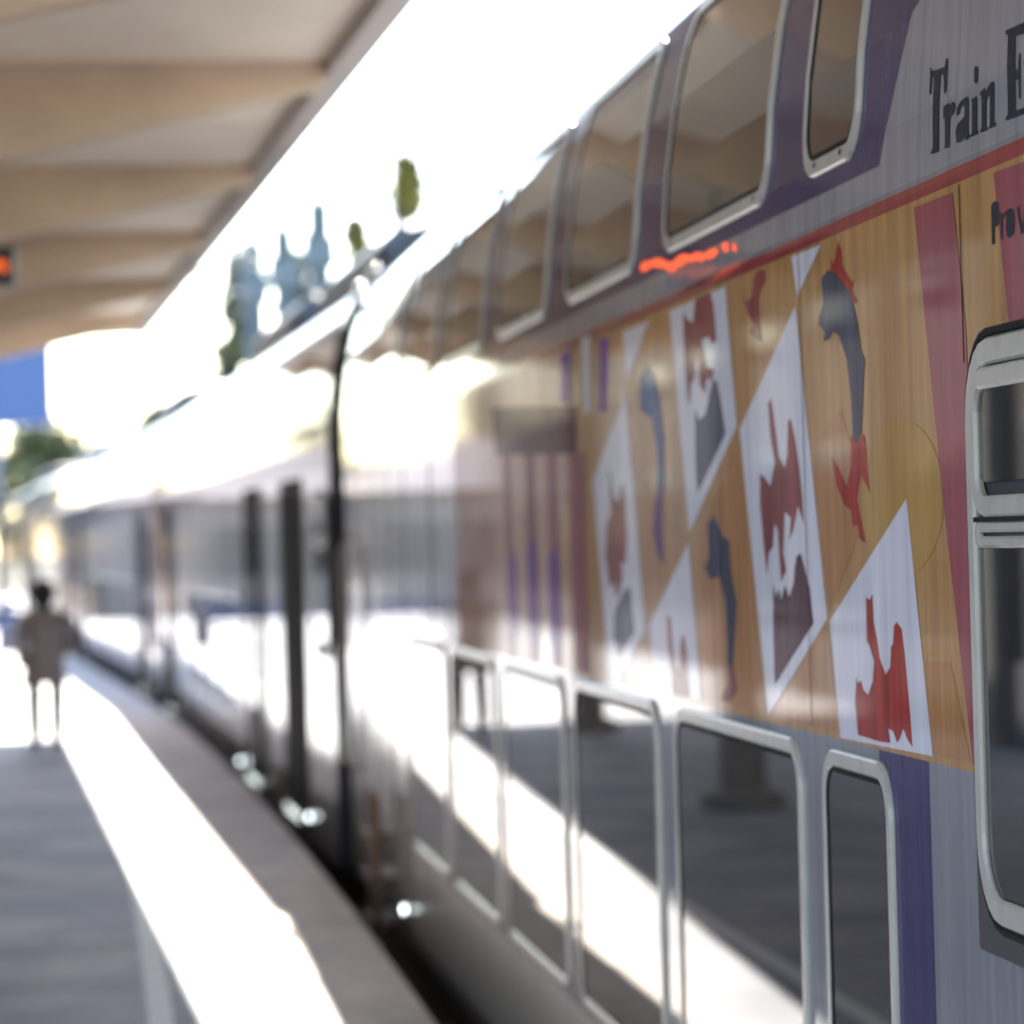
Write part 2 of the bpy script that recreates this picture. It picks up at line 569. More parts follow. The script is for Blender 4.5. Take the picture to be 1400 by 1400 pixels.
# artwork and lettering on the first car: (name, paint, layer, outline as (metres along the car, metres above the platform))
DECALS = [
    ('sun_disc','ochre_deep',2,[(6.773,1.999),(6.789,1.96),(6.828,1.924),(6.886,1.893),(6.962,1.868),(7.05,1.852),(7.145,1.846),(7.242,1.85),(7.333,1.866),(7.412,1.892),(7.471,1.926),(7.506,1.966),(7.515,2.009),(7.495,2.052),(7.449,2.091),(7.381,2.123),(7.296,2.147),(7.202,2.16),(7.105,2.162),(7.011,2.153),(6.928,2.135),(6.859,2.108),(6.809,2.075),(6.78,2.038)]),
    ('orange_field','orange',1.4,[(8.654,1.497),(7.906,1.742),(7.812,1.501)]),
    ('orange_field','orange',1.4,[(6.991,1.682),(6.757,1.689),(6.617,1.507),(6.926,1.501)]),
    ('orange_field','orange',1.4,[(9.618,1.934),(8.987,2.18),(8.691,1.504),(9.609,1.502)]),
    ('orange_field','orange',1.4,[(10.704,2.144),(10.237,2.009),(9.787,1.934),(10.56,1.678)]),
    ('orange_field','orange',1.4,[(8.055,2.136),(7.706,2.205),(7.436,1.996),(7.895,1.759)]),
    ('white_facet','white',3,[(7.092,2.004),(7.889,1.743),(7.806,1.49),(6.926,1.5)]),
    ('white_facet','white',3,[(8.179,2.461),(8.941,2.203),(8.663,1.498),(7.913,1.749)]),
    ('white_facet','white',3,[(8.206,2.576),(8.15,2.481),(7.868,2.575)]),
    ('white_facet','white',3,[(9.991,2.567),(9.761,1.946),(8.981,2.213),(9.093,2.57)]),
    ('white_facet','white',3,[(9.777,1.92),(10.532,1.679),(10.456,1.482),(9.633,1.497)]),
    ('white_facet','white',3,[(10.869,2.378),(11.651,2.127),(11.393,1.482),(11.134,1.491),(10.606,1.662)]),
    ('white_facet','white',3,[(10.895,2.562),(10.833,2.408),(10.368,2.564)]),
    ('red_brushwork','red',4,[(7.618,1.632),(7.605,1.617),(7.574,1.625),(7.548,1.604),(7.505,1.596),(7.457,1.626),(7.437,1.669),(7.476,1.699),(7.504,1.71),(7.5,1.803),(7.466,1.797),(7.433,1.81),(7.427,1.749),(7.402,1.719),(7.379,1.677),(7.328,1.645),(7.284,1.662),(7.27,1.704),(7.25,1.711),(7.238,1.747),(7.209,1.756),(7.165,1.742),(7.145,1.696),(7.127,1.632),(7.109,1.568),(7.098,1.508),(7.141,1.52),(7.178,1.541),(7.207,1.522),(7.236,1.509),(7.274,1.531),(7.315,1.535),(7.299,1.506),(7.403,1.503),(7.62,1.506),(7.641,1.575)]),
    ('red_brushwork','maroon',4,[(8.679,2.086),(8.622,2.077),(8.549,2.055),(8.506,2.089),(8.485,2.109),(8.531,2.173),(8.546,2.251),(8.506,2.263),(8.455,2.178),(8.427,2.122),(8.358,2.093),(8.325,2.126),(8.306,2.201),(8.27,2.206),(8.224,2.157),(8.182,2.089),(8.157,2.021),(8.149,1.961),(8.212,2.002),(8.273,1.948),(8.33,1.921),(8.304,1.976),(8.374,1.99),(8.407,1.894),(8.376,1.853),(8.446,1.825),(8.462,1.894),(8.472,1.949),(8.507,1.964),(8.534,1.908),(8.593,1.894),(8.621,1.837),(8.65,1.894),(8.691,2.008)]),
    ('dark_brushwork','umber',4,[(8.547,1.824),(8.515,1.789),(8.474,1.811),(8.453,1.783),(8.4,1.818),(8.35,1.791),(8.291,1.826),(8.275,1.86),(8.246,1.887),(8.193,1.894),(8.102,1.815),(8.069,1.736),(8.566,1.575),(8.564,1.711)]),
    ('red_brushwork','maroon',4,[(9.751,2.546),(9.677,2.521),(9.601,2.511),(9.56,2.569),(9.454,2.571),(9.307,2.571),(9.27,2.534),(9.242,2.445),(9.301,2.434),(9.355,2.459),(9.473,2.458),(9.421,2.416),(9.398,2.38),(9.283,2.369),(9.331,2.342),(9.402,2.355),(9.439,2.312),(9.523,2.341),(9.53,2.391),(9.571,2.419),(9.595,2.364),(9.66,2.347),(9.686,2.287),(9.727,2.319),(9.754,2.403),(9.764,2.475)]),
    ('dark_brushwork','slate',4,[(9.61,2.279),(9.54,2.246),(9.448,2.258),(9.399,2.286),(9.381,2.305),(9.316,2.346),(9.246,2.333),(9.21,2.293),(9.142,2.199),(9.603,2.052),(9.622,2.118)]),
    ('red_brushwork','maroon',4,[(10.196,1.717),(10.118,1.71),(10.104,1.644),(10.064,1.58),(10.005,1.565),(9.948,1.657),(9.896,1.666),(9.855,1.619),(9.827,1.495),(10.131,1.491),(10.145,1.561),(10.186,1.626)]),
    ('red_brushwork','maroon',4,[(11.293,2.148),(11.23,2.138),(11.18,2.064),(11.089,2.044),(11.014,2.106),(10.954,2.096),(10.922,1.944),(10.97,1.855),(11.061,1.864),(11.041,1.81),(11.179,1.745),(11.233,1.799),(11.334,1.78),(11.412,1.881),(11.359,1.983),(11.254,2.019)]),
    ('dark_brushwork','slate',4,[(11.251,1.707),(10.984,1.783),(10.892,1.784),(10.827,1.653),(11.183,1.563),(11.28,1.624)]),
    ('fish_crest','red',3,[(7.77,2.503),(7.765,2.538),(7.732,2.522),(7.683,2.567),(7.655,2.547),(7.647,2.511),(7.56,2.47),(7.531,2.472),(7.554,2.452),(7.501,2.423),(7.567,2.423),(7.686,2.484)]),
    ('fish_figure','ink',4,[(7.873,2.502),(7.791,2.514),(7.705,2.498),(7.564,2.444),(7.51,2.38),(7.478,2.318),(7.444,2.3),(7.467,2.249),(7.501,2.148),(7.549,2.128),(7.585,2.142),(7.593,2.229),(7.625,2.309),(7.702,2.366),(7.766,2.378),(7.812,2.363),(7.87,2.362),(7.85,2.379),(7.884,2.394),(7.919,2.401),(7.907,2.418),(7.858,2.447)]),
    ('fish_tail','red',3,[(7.605,2.147),(7.473,2.143),(7.455,2.095),(7.426,2.018),(7.464,2.036),(7.513,2.062),(7.561,2.011),(7.492,1.916),(7.544,1.925),(7.569,1.955),(7.611,1.951),(7.627,1.986),(7.701,2.0),(7.769,2.041),(7.813,2.106),(7.742,2.08),(7.662,2.039),(7.614,2.082)]),
    ('red_figure','maroon',4,[(8.893,2.561),(8.845,2.529),(8.796,2.512),(8.718,2.52),(8.685,2.564),(8.633,2.578),(8.535,2.571),(8.54,2.54),(8.603,2.531),(8.63,2.514),(8.64,2.451),(8.61,2.404),(8.684,2.413),(8.769,2.436),(8.703,2.451),(8.776,2.478),(8.822,2.514)]),
    ('fish_figure','ink',4,[(9.46,1.97),(9.366,1.989),(9.302,1.969),(9.24,1.938),(9.134,1.923),(9.125,1.848),(9.053,1.767),(9.088,1.685),(9.139,1.605),(9.217,1.599),(9.217,1.682),(9.224,1.772),(9.302,1.832),(9.439,1.823),(9.526,1.854),(9.451,1.885)]),
    ('fish_tail','maroon',3,[(9.136,1.624),(9.068,1.545),(9.202,1.509),(9.356,1.507),(9.216,1.554),(9.222,1.622)]),
    ('fish_figure','blue',4,[(10.567,2.409),(10.42,2.436),(10.314,2.405),(10.218,2.334),(10.159,2.215),(10.182,2.091),(10.289,2.093),(10.274,2.177),(10.365,2.281),(10.585,2.314)]),
    ('fish_tail','violet',3,[(10.286,2.11),(10.179,2.108),(10.224,2.009),(10.224,1.858),(10.328,1.883),(10.424,1.96),(10.324,2.052)]),
    ('red_bar','maroon2',3,[(6.955,2.572),(6.9,2.402),(6.77,1.974),(6.6,1.503),(6.567,1.504),(6.518,1.915),(6.55,2.161),(6.56,2.314),(6.632,2.57)]),
    ('red_bar','maroon2',3,[(6.32,2.575),(6.231,2.265),(5.773,2.239),(5.827,2.568)]),
    ('maroon_block','umber2',3,[(14.575,2.475),(12.001,2.381),(12.035,2.221),(14.52,2.28)]),
    ('maroon_stripe','maroon3',2,[(14.246,2.279),(14.227,1.476),(13.967,1.473),(13.963,2.271)]),
    ('maroon_stripe','maroon3',2,[(13.493,2.259),(13.48,1.481),(13.204,1.479),(13.196,2.251)]),
    ('maroon_stripe','maroon3',2,[(12.855,2.242),(12.847,1.486),(12.557,1.485),(12.546,2.234)]),
    ('maroon_stripe','maroon3',2,[(12.237,2.226),(12.234,1.49),(11.865,1.493),(11.852,2.217)]),
    ('violet_patch','violet2',3,[(14.163,1.855),(13.956,1.91),(13.858,1.845),(13.843,1.596),(14.047,1.536),(14.184,1.61)]),
    ('violet_patch','violet2',3,[(13.497,1.899),(13.296,1.952),(13.194,1.889),(13.2,1.569),(13.399,1.511),(13.537,1.581)]),
    ('violet_patch','violet2',3,[(12.866,1.869),(12.675,1.92),(12.575,1.86),(12.578,1.564),(12.766,1.509),(12.9,1.576)]),
    ('violet_patch','violet2',3,[(11.416,2.573),(11.431,2.34),(11.304,2.336),(11.196,2.56)]),
    ('violet_patch','violet2',3,[(12.365,2.57),(12.401,2.406),(12.178,2.397),(12.104,2.575)]),
    ('white_streak','white',3,[(11.828,2.597),(11.811,2.345),(11.661,2.349),(11.623,2.594)]),
    ('glowing_side_text','led_side',7,[(10.524,2.735),(10.46,2.74),(10.334,2.734),(10.21,2.732),(10.107,2.721),(10.023,2.707),(9.931,2.698),(9.841,2.706),(9.761,2.707),(9.682,2.7),(9.62,2.692),(9.528,2.693),(9.453,2.688),(9.423,2.678),(9.349,2.681),(9.291,2.683),(9.205,2.678),(9.191,2.666),(9.234,2.66),(9.306,2.658),(9.379,2.665),(9.423,2.662),(9.453,2.66),(9.498,2.672),(9.528,2.673),(9.574,2.67),(9.605,2.677),(9.667,2.677),(9.698,2.683),(9.746,2.675),(9.842,2.68),(9.907,2.669),(10.006,2.681),(10.073,2.694),(10.211,2.705),(10.281,2.715),(10.352,2.714),(10.442,2.712),(10.506,2.715)]),
    ('glowing_side_text','led_side',7,[(9.135,2.682),(9.079,2.683),(9.024,2.674),(9.052,2.67),(9.024,2.659),(9.079,2.656),(9.107,2.666)]),
    ('glowing_side_text','led_side',7,[(8.97,2.669),(8.936,2.669),(8.923,2.645),(8.97,2.653)]),
]
LETTERS = [
    ('letter_t',[(6.819,2.777),(6.82,2.829),(6.801,2.818),(6.699,2.814),(6.692,2.829),(6.679,2.827),(6.677,2.763),(6.693,2.763),(6.706,2.798),(6.731,2.806),(6.737,2.666),(6.735,2.658),(6.802,2.66),(6.799,2.665),(6.784,2.671),(6.784,2.809),(6.803,2.806),(6.805,2.776)]),
    ('letter_r',[(6.696,2.738),(6.647,2.74),(6.649,2.731),(6.625,2.739),(6.606,2.734),(6.605,2.724),(6.625,2.713),(6.639,2.718),(6.648,2.703),(6.652,2.66),(6.65,2.657),(6.691,2.659),(6.685,2.664),(6.685,2.717),(6.699,2.715)]),
    ('letter_a',[(6.593,2.708),(6.591,2.722),(6.559,2.732),(6.511,2.735),(6.5,2.73),(6.502,2.665),(6.491,2.664),(6.494,2.657),(6.521,2.655),(6.528,2.664),(6.56,2.656),(6.592,2.659),(6.601,2.681),(6.58,2.693),(6.531,2.7),(6.529,2.696),(6.564,2.69),(6.571,2.676),(6.558,2.666),(6.531,2.674),(6.529,2.718),(6.541,2.723),(6.566,2.719),(6.569,2.71)]),
    ('letter_i',[(6.476,2.725),(6.437,2.726),(6.438,2.664),(6.427,2.661),(6.428,2.657),(6.482,2.657),(6.482,2.661),(6.473,2.663),(6.471,2.719),(6.477,2.72)]),
    ('letter_i_dot',[(6.46,2.78),(6.449,2.783),(6.434,2.776),(6.433,2.753),(6.443,2.749),(6.458,2.756)]),
    ('letter_n',[(6.412,2.729),(6.375,2.734),(6.375,2.725),(6.332,2.738),(6.312,2.737),(6.309,2.73),(6.311,2.663),(6.298,2.662),(6.299,2.656),(6.347,2.656),(6.347,2.661),(6.339,2.662),(6.339,2.713),(6.346,2.718),(6.367,2.711),(6.369,2.662),(6.359,2.661),(6.36,2.655),(6.41,2.657),(6.41,2.661),(6.4,2.664),(6.4,2.722),(6.412,2.724)]),
    ('letter_e',[(6.239,2.817),(6.065,2.812),(6.057,2.768),(6.071,2.768),(6.091,2.792),(6.169,2.797),(6.16,2.735),(6.138,2.736),(6.135,2.763),(6.125,2.762),(6.124,2.683),(6.133,2.684),(6.138,2.719),(6.16,2.719),(6.16,2.666),(6.078,2.664),(6.06,2.692),(6.048,2.69),(6.054,2.652),(6.227,2.657),(6.227,2.662),(6.21,2.666),(6.22,2.806),(6.238,2.81)]),
    ('small_letter_p',[(6.341,2.519),(6.318,2.524),(6.291,2.521),(6.283,2.499),(6.287,2.481),(6.321,2.477),(6.325,2.448),(6.343,2.449),(6.342,2.479),(6.341,2.483),(6.3,2.485),(6.297,2.505),(6.303,2.515),(6.324,2.514),(6.327,2.482),(6.341,2.483)]),
    ('small_letter_r',[(6.276,2.499),(6.262,2.499),(6.26,2.493),(6.238,2.5),(6.239,2.492),(6.26,2.486),(6.263,2.452),(6.279,2.452)]),
    ('small_letter_o',[(6.232,2.499),(6.205,2.501),(6.18,2.494),(6.176,2.474),(6.184,2.454),(6.215,2.449),(6.237,2.455),(6.239,2.479),(6.225,2.477),(6.223,2.457),(6.213,2.454),(6.195,2.458),(6.188,2.475),(6.193,2.491),(6.208,2.496),(6.221,2.494),(6.225,2.478),(6.239,2.479)]),
    ('small_letter_v',[(6.162,2.499),(6.145,2.499),(6.128,2.46),(6.106,2.501),(6.089,2.501),(6.12,2.45),(6.139,2.45)]),
]
# ---- car 1: the painted double-decker
Y0 = -0.20
c1, L1 = place_car(Y0, 23.65)
tag(c1, 'double-deck train car with ochre painted artwork and black lettering, nearest the camera', 'train car', 'cars of the train')
car_shell(L1, c1, 'body_grey')
loc = lambda pts: [(y-Y0, z) for y, z in pts]
ART_FAR = 15.6
decal('art_background', loc([(.5, 1.50), (ART_FAR, 1.47), (ART_FAR, 2.585), (.5, 2.585)]), 'ochre', .0003, c1)
decal('art_background', loc([(13.3, 1.475), (ART_FAR+.6, 1.47), (ART_FAR+.6, 2.583), (12.1, 2.583), (12.1, 2.2)]), 'tan_pink', .0006, c1)
decal('red_stripe', loc([(.5, 2.59), (18.5, 2.575), (18.5, 2.60), (.5, 2.622)]), 'stripe_red', .0003, c1)
# upper livery: grey field at the near end, indigo round the windows
decal('upper_livery_field', loc([(.3, 2.63), (21.5, 2.61), (21.5, 2.685), (7.263, 2.684), (7.013, 2.96), (6.78, 3.02), (6.5, 3.4), (6.5, 3.5), (.3, 3.5)]), 'field_grey', .0003, c1)
decal('upper_livery_band', loc([(7.27, 2.687), (23.3, 2.688), (23.3, 3.52), (6.51, 3.52), (6.51, 3.405), (6.79, 3.025), (7.02, 2.965)]), 'indigo', .0005, c1)
# lower livery: grey, then a blue column beside the small window
decal('lower_blue_column', loc([(6.963, -.1), (7.42, -.1), (7.42, 1.497), (6.963, 1.497)]), 'indigo', .0002, c1)
for q, (nm, mt, ly, pts) in enumerate(DECALS):
    decal(nm, loc(pts), mt, .0007+.00025*ly+.00001*(q % 9), c1)
for nm, pts in LETTERS:
    decal(nm, loc(pts), 'letter_ink', .0007+.00025*6, c1)
for yy in (6.575, 8.12, 11.1, 16.0, 19.4):
    decal('panel_seam', loc([(yy, 1.5 if yy > 7 else 2.25), (yy+.006, 1.5 if yy > 7 else 2.25), (yy+.006, 2.58), (yy, 2.58)]), 'rubber', .0024, c1)
window(c1, 7.29-Y0, 7.99-Y0, .355, 1.463, .12, screws=True)
for k in range(5):
    yf = 10.08+2.155*k
    window(c1, yf-1.84-Y0, yf-Y0, .355, 1.463, .12, screws=(k == 0))
window(c1, 7.45-Y0, 8.05-Y0, 2.728, 3.43, .12, screws=True)
for k in range(6):
    yf = 10.08+2.13*k
    window(c1, yf-1.6-Y0, yf-Y0, 2.728, 3.43, .12, screws=(k == 0))
hopper(c1, 5.15-Y0, 6.525-Y0, 1.225, 2.285)
decal('silver_end_panel', loc([(ART_FAR+.62, 1.475), (23.3, 1.475), (23.3, 2.572), (ART_FAR+.62, 2.572)]), 'body_silver', .0004, c1)
decal('silver_end_panel', loc([(18.95, -.1), (23.3, -.1), (23.3, 1.465), (18.95, 1.465)]), 'body_silver', .0004, c1)
decal('bounce_band', loc([(.5, -.11), (18.94, -.11), (18.94, .33), (.5, .33)]), 'skirt_bounce', .0006, c1)  # paler band: bounce from the sunlit platform painted onto the lower body
for yy in (17.4, 18.96, 20.0, 21.1, 22.2, 22.75):
    decal('panel_seam', loc([(yy, .0 if yy > 18.9 else 1.5), (yy+.04, .0 if yy > 18.9 else 1.5), (yy+.04, 2.57), (yy, 2.57)]), 'rubber', .0024, c1)
# side skirt rail, ladder step and end equipment at the far end
ls = bmesh.new()
for yy in (20.35, 20.85):
    box(ls, -.10, -.06, yy-Y0-.03, yy-Y0+.03, -.3, .52)
for zz in (-.2, .05, .3):
    box(ls, -.13, 0, 20.3-Y0, 20.9-Y0, zz-.02, zz+.02)
from_bm('step_ladder', ls, 'rust_steel', c1)
tubeo('grab_rail', [(-.02, 22.9-Y0, .5), (-.07, 22.9-Y0, .6), (-.07, 22.9-Y0, 1.9), (-.02, 22.9-Y0, 2.0)], .016, 'steel', c1)
for xx, zz in ((.16, 3.53), (.26, 3.63), (.12, 3.42)):
    tubeo('roof_hand_hold', [(xx, 22.9-Y0, zz), (xx-.05, 22.95-Y0, zz+.05), (xx-.05, 23.25-Y0, zz+.05), (xx, 23.3-Y0, zz)], .02, 'steel', c1)
glint_disc(c1, 19.3-Y0, -.02, .02)

# ---- following cars
labels = ['second train car with two dark doors, coupled behind the painted car',
          'third train car from the camera, beyond the orange door edge',
          'fourth train car with a blue end panel, beside the walking person',
          'farthest train car at the tail of the train']
cars = [c1]
pitch = 24.35
for i in range(4):
    a = 24.15+pitch*i
    c, L = place_car(a, a+23.85)
    tag(c, labels[i], 'train car', 'cars of the train')
    car_shell(L, c, 'body_silver')
    gangway(c, -.5, 0.0)
    decal('upper_livery_band', [(.3, 2.70), (L-.3, 2.70), (L-.3, 3.5), (.3, 3.5)], 'field_grey', .001, c)
    decal('lower_livery_band', [(.3, 2.45), (L-.3, 2.45), (L-.3, 2.60), (.3, 2.60)], 'indigo' if i < 2 else 'field_grey', .001, c)
    if i == 0:
        hopper(c, .15, 1.25, 1.225, 2.285)
        door(c, 2.3, 3.75)  # open doorway: near-black leaves painted in for the shaded interior
        door(c, 6.3, 7.8, 'dark_panel')
        door(c, L-3.6, L-2.1, 'dark_panel')
        decal('orange_door_panel', [(L-1.2, .2), (L-.35, .2), (L-.35, 3.3), (L-1.2, 3.3)], 'coach_orange', .0016, c)
        w0 = 9.0
    else:
        door(c, 2.2, 3.7, 'dark_panel')
        door(c, L-3.7, L-2.2, 'dark_panel')
        w0 = 5.0
    if i == 2:
        decal('blue_end_panel', [(.3, -.05), (2.0, -.05), (2.0, 3.5), (.3, 3.5)], 'coach_blue', .0016, c)
    if i == 1:
        decal('orange_door_panel', [(.3, .2), (1.0, .2), (1.0, 3.3), (.3, 3.3)], 'coach_orange', .0016, c)
    nw = int((L-4.6-w0)/2.13)
    for k in range(nw):
        y = w0+.2+2.13*k
        window(c, y, y+1.84, .355, 1.463, .12)
        window(c, y+.1, y+1.7, 2.728, 3.43, .12)
    for k in range(1, int(L/1.9)):
        y = 1.9*k+.25*(k % 3)
        decal('panel_seam', [(y, -.05), (y+.035+.03*(k % 2), -.05), (y+.035+.03*(k % 2), 2.44), (y, 2.44)], 'rubber', .0024, c)
    # roof equipment under dark fairings
    for (ya, yb) in ((.6, 5.2), (7.5, 12.5)) if i == 0 else ((2, 6),):
        bm = bmesh.new()
        n = 10
        sec = [(.42, 3.60), (.46, 3.98), (.62, 4.13), (.95, 4.2), (1.85, 4.2), (2.18, 4.13), (2.34, 3.98), (2.38, 3.60)]
        R = [[bm.verts.new((x if not t else x+(1.4-x)*.06, y, z-(.05 if t else 0))) for x, z in sec] for y, t in ((ya, 1), (ya+.15, 0), (yb-.15, 0), (yb, 1))]
        for A, B in zip(R, R[1:]):
            for k in range(len(sec)-1):
                bm.faces.new((A[k], B[k], B[k+1], A[k+1]))
        bm.faces.new(R[0])
        bm.faces.new(R[-1][::-1])
        from_bm('roof_fairing', bm, 'roof_dark', c)
    if i == 0:
        glint_disc(c, 1.9, -.02, .022)
        glint_disc(c, 8.9, -.02, .02)
    cars.append(c)

# ------------------------------------------------------------------ canopy
CX, CY, CS = 1.55, 17.06, -.0332
can = empty('platform_canopy', (0, 0, 0))
tag(can, 'beige concrete canopy with folded soffit over the platform', 'canopy')
dn = Vector((CS, 1, 0)).normalized()
dl = Vector((-dn.y, dn.x, 0))
def cp(s, l, z):
    p = Vector((CX, CY, 0)) + dn*(s-CY) + dl*l
    return (p.x, p.y, z)
S0, S1 = -8.0, 44.0
ZS = 4.58
per = 5.3
dep = lambda l: min(.10+.215*l, .72)
beams = [19.8+per*k for k in range(-5, 5)]
cuts = [S0]
for q in beams:
    cuts += [q, q+.28]
cuts.append(S1)
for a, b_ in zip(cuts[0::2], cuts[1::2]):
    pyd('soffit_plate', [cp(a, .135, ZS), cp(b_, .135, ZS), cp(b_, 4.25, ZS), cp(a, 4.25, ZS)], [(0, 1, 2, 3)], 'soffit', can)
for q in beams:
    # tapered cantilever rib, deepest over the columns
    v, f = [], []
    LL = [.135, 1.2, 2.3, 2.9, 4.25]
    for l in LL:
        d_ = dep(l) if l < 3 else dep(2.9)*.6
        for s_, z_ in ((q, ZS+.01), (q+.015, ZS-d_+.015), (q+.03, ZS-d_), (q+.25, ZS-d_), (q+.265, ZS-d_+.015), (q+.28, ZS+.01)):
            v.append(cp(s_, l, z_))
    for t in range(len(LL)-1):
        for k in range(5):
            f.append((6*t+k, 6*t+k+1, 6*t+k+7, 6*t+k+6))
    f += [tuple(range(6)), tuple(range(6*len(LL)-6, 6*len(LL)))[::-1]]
    pyd('rib', v, f, 'rib_shaded', can)
v = []
for s_ in (S1+.002, S1+.122):
    for l in (.132, 4.25):
        for z_ in (ZS+.005, ZS-.06-.05*l):
            v.append(cp(s_, l, z_))
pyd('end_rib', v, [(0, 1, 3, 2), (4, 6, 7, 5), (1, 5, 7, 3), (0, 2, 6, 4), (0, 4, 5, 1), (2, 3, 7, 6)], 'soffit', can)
def slab(name, s0, s1, l0, l1, z0, z1, material):
    v = [cp(s_, l_, z_) for z_ in (z0, z1) for s_, l_ in ((s0, l0), (s1, l0), (s1, l1), (s0, l1))]
    return pyd(name, v, [(0, 1, 2, 3), (7, 6, 5, 4), (0, 4, 5, 1), (1, 5, 6, 2), (2, 6, 7, 3), (3, 7, 4, 0)], material, can)
slab('roof_slab', S0, S1+.1, .0, 4.4, 4.592, 4.86, 'roof_felt')
slab('edge_beam', S0, S1+.12, -.03, .13, 4.50, 4.90, 'canopy_edge')
slab('edge_beam', S0, S1+.12, 4.252, 4.41, 4.0, 4.90, 'canopy_edge')
for sc in (4.04, 14.64, 25.24, 35.84):
    bm = bmesh.new()
    x, y, _ = cp(sc, 2.55, 0)
    lathe(bm, [(.3, 0), (.3, .1), (.17, .14), (.16, 3.4), (.2, 3.6), (.24, 3.86), (.24, 3.92)], 20, (x, y, 0))
    from_bm('column', bm, 'column', can, False)

# ------------------------------------------------------------------ station range along the back of the platform (mirrored in the train side)
x_, y_, _ = cp(9, 5.75, 0)
sr = empty('station_range', (x_, y_, 0), math.atan(-CS))
tag(sr, 'long beige station range with doors and windows behind the platform, mirrored in the train', 'building')
LR = 79
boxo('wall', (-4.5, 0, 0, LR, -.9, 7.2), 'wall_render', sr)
boxo('plinth', (-.2, .04, .0, LR, -.02, .75), 'render_lilac', sr)
boxo('cornice', (-4.6, .12, -.1, LR+.1, 7.201, 7.5), 'canopy_edge', sr)
for k in range(14):
    y = 1.1+5.3*k
    boxo('pilaster', (-.1, .14, y-.25, y+.25, -.01, 7.0), 'column', sr)
    w_ = boxo('window', (-.1, .06, y+1.8, y+3.5, 4.2, 6.0), 'frame_grey', sr)
    for q in (1.88, 2.68):
        boxo('pane', (.061, .07, y+q, y+q+.74, 4.3, 5.9), 'window_dark', w_)
    if k % 3 == 1:
        d_ = boxo('door', (-.1, .06, y+1.5, y+3.7, -.01, 2.7), 'wood', sr)
        for q in (1.6, 2.65):
            boxo('pane', (.061, .07, y+q, y+q+.95, .8, 2.55), 'window_dark', d_)
    else:
        w_ = boxo('window', (-.1, .06, y+1.5, y+3.8, .95, 2.9), 'frame_grey', sr)
        for q in (1.58, 2.34, 3.1):
            boxo('pane', (.061, .07, y+q, y+q+.64, 1.05, 2.8), 'window_dark', w_)

# ------------------------------------------------------------------ departure display and blue sign
dp = empty('departure_display', (-1.04, 23.4, 3.64))
tag(dp, 'black hanging display with glowing orange characters under the canopy', 'display')
boxo('case', (-.585, .585, 0, .18, 0, .26), 'display_case', dp, .02)
x = -.56
random.seed(3)
glyph_x = .55
def led_glyph(gx, gw, hh, z0=.10):
    hh *= .55
    bm = bmesh.new()
    for (a, b, c, d) in random.sample([(0, .25, 0, 1), (.75, 1, 0, 1), (0, 1, .8, 1), (0, 1, .4, .6), (0, 1, 0, .2), (.35, .65, 0, 1)], 4):
        box(bm, gx-gw+gw*a, gx-gw+gw*b, -.008-random.random()*.001, .002, z0+hh*c, z0+hh*d)
    from_bm('led_character', bm, 'led', dp)
gx = .53
for gw, hh in ((.02, .11), (.05, .12), (.03, 0), (.05, .10), (.055, .11), (.05, .10), (.055, .11), (.05, .10), (.045, .11), (.05, .11), (.05, .10)):
    if hh:
        led_glyph(gx, gw, hh)
    gx -= gw+.008
for xx in (-.4, .4):
    tubeo('hanger_rod', [(xx, .09, .25), (xx, .09, .95)], .014, 'grey_metal', dp)

bs = empty('blue_board', (-2.12, 110, -.9))
tag(bs, 'large plain blue board on a post beyond the end of the canopy', 'sign')
boxo('board', (-.95, .93, -.06, .06, 6.63, 9.4), 'sign_blue', bs, .01)
bm = bmesh.new()
for q in ((-1.01, -.95, -.09, .09, 6.57, 9.46), (.93, .99, -.09, .09, 6.57, 9.46), (-.95, .93, -.09, .09, 6.57, 6.629), (-.95, .93, -.09, .09, 9.401, 9.46)):
    box(bm, *q)
from_bm('board_frame', bm, 'grey_metal', bs)
for xx in (-.75,):
    tubeo('post', [(xx, .2, 0), (xx, .2, 9.0)], .13, 'grey_metal', bs, 12)

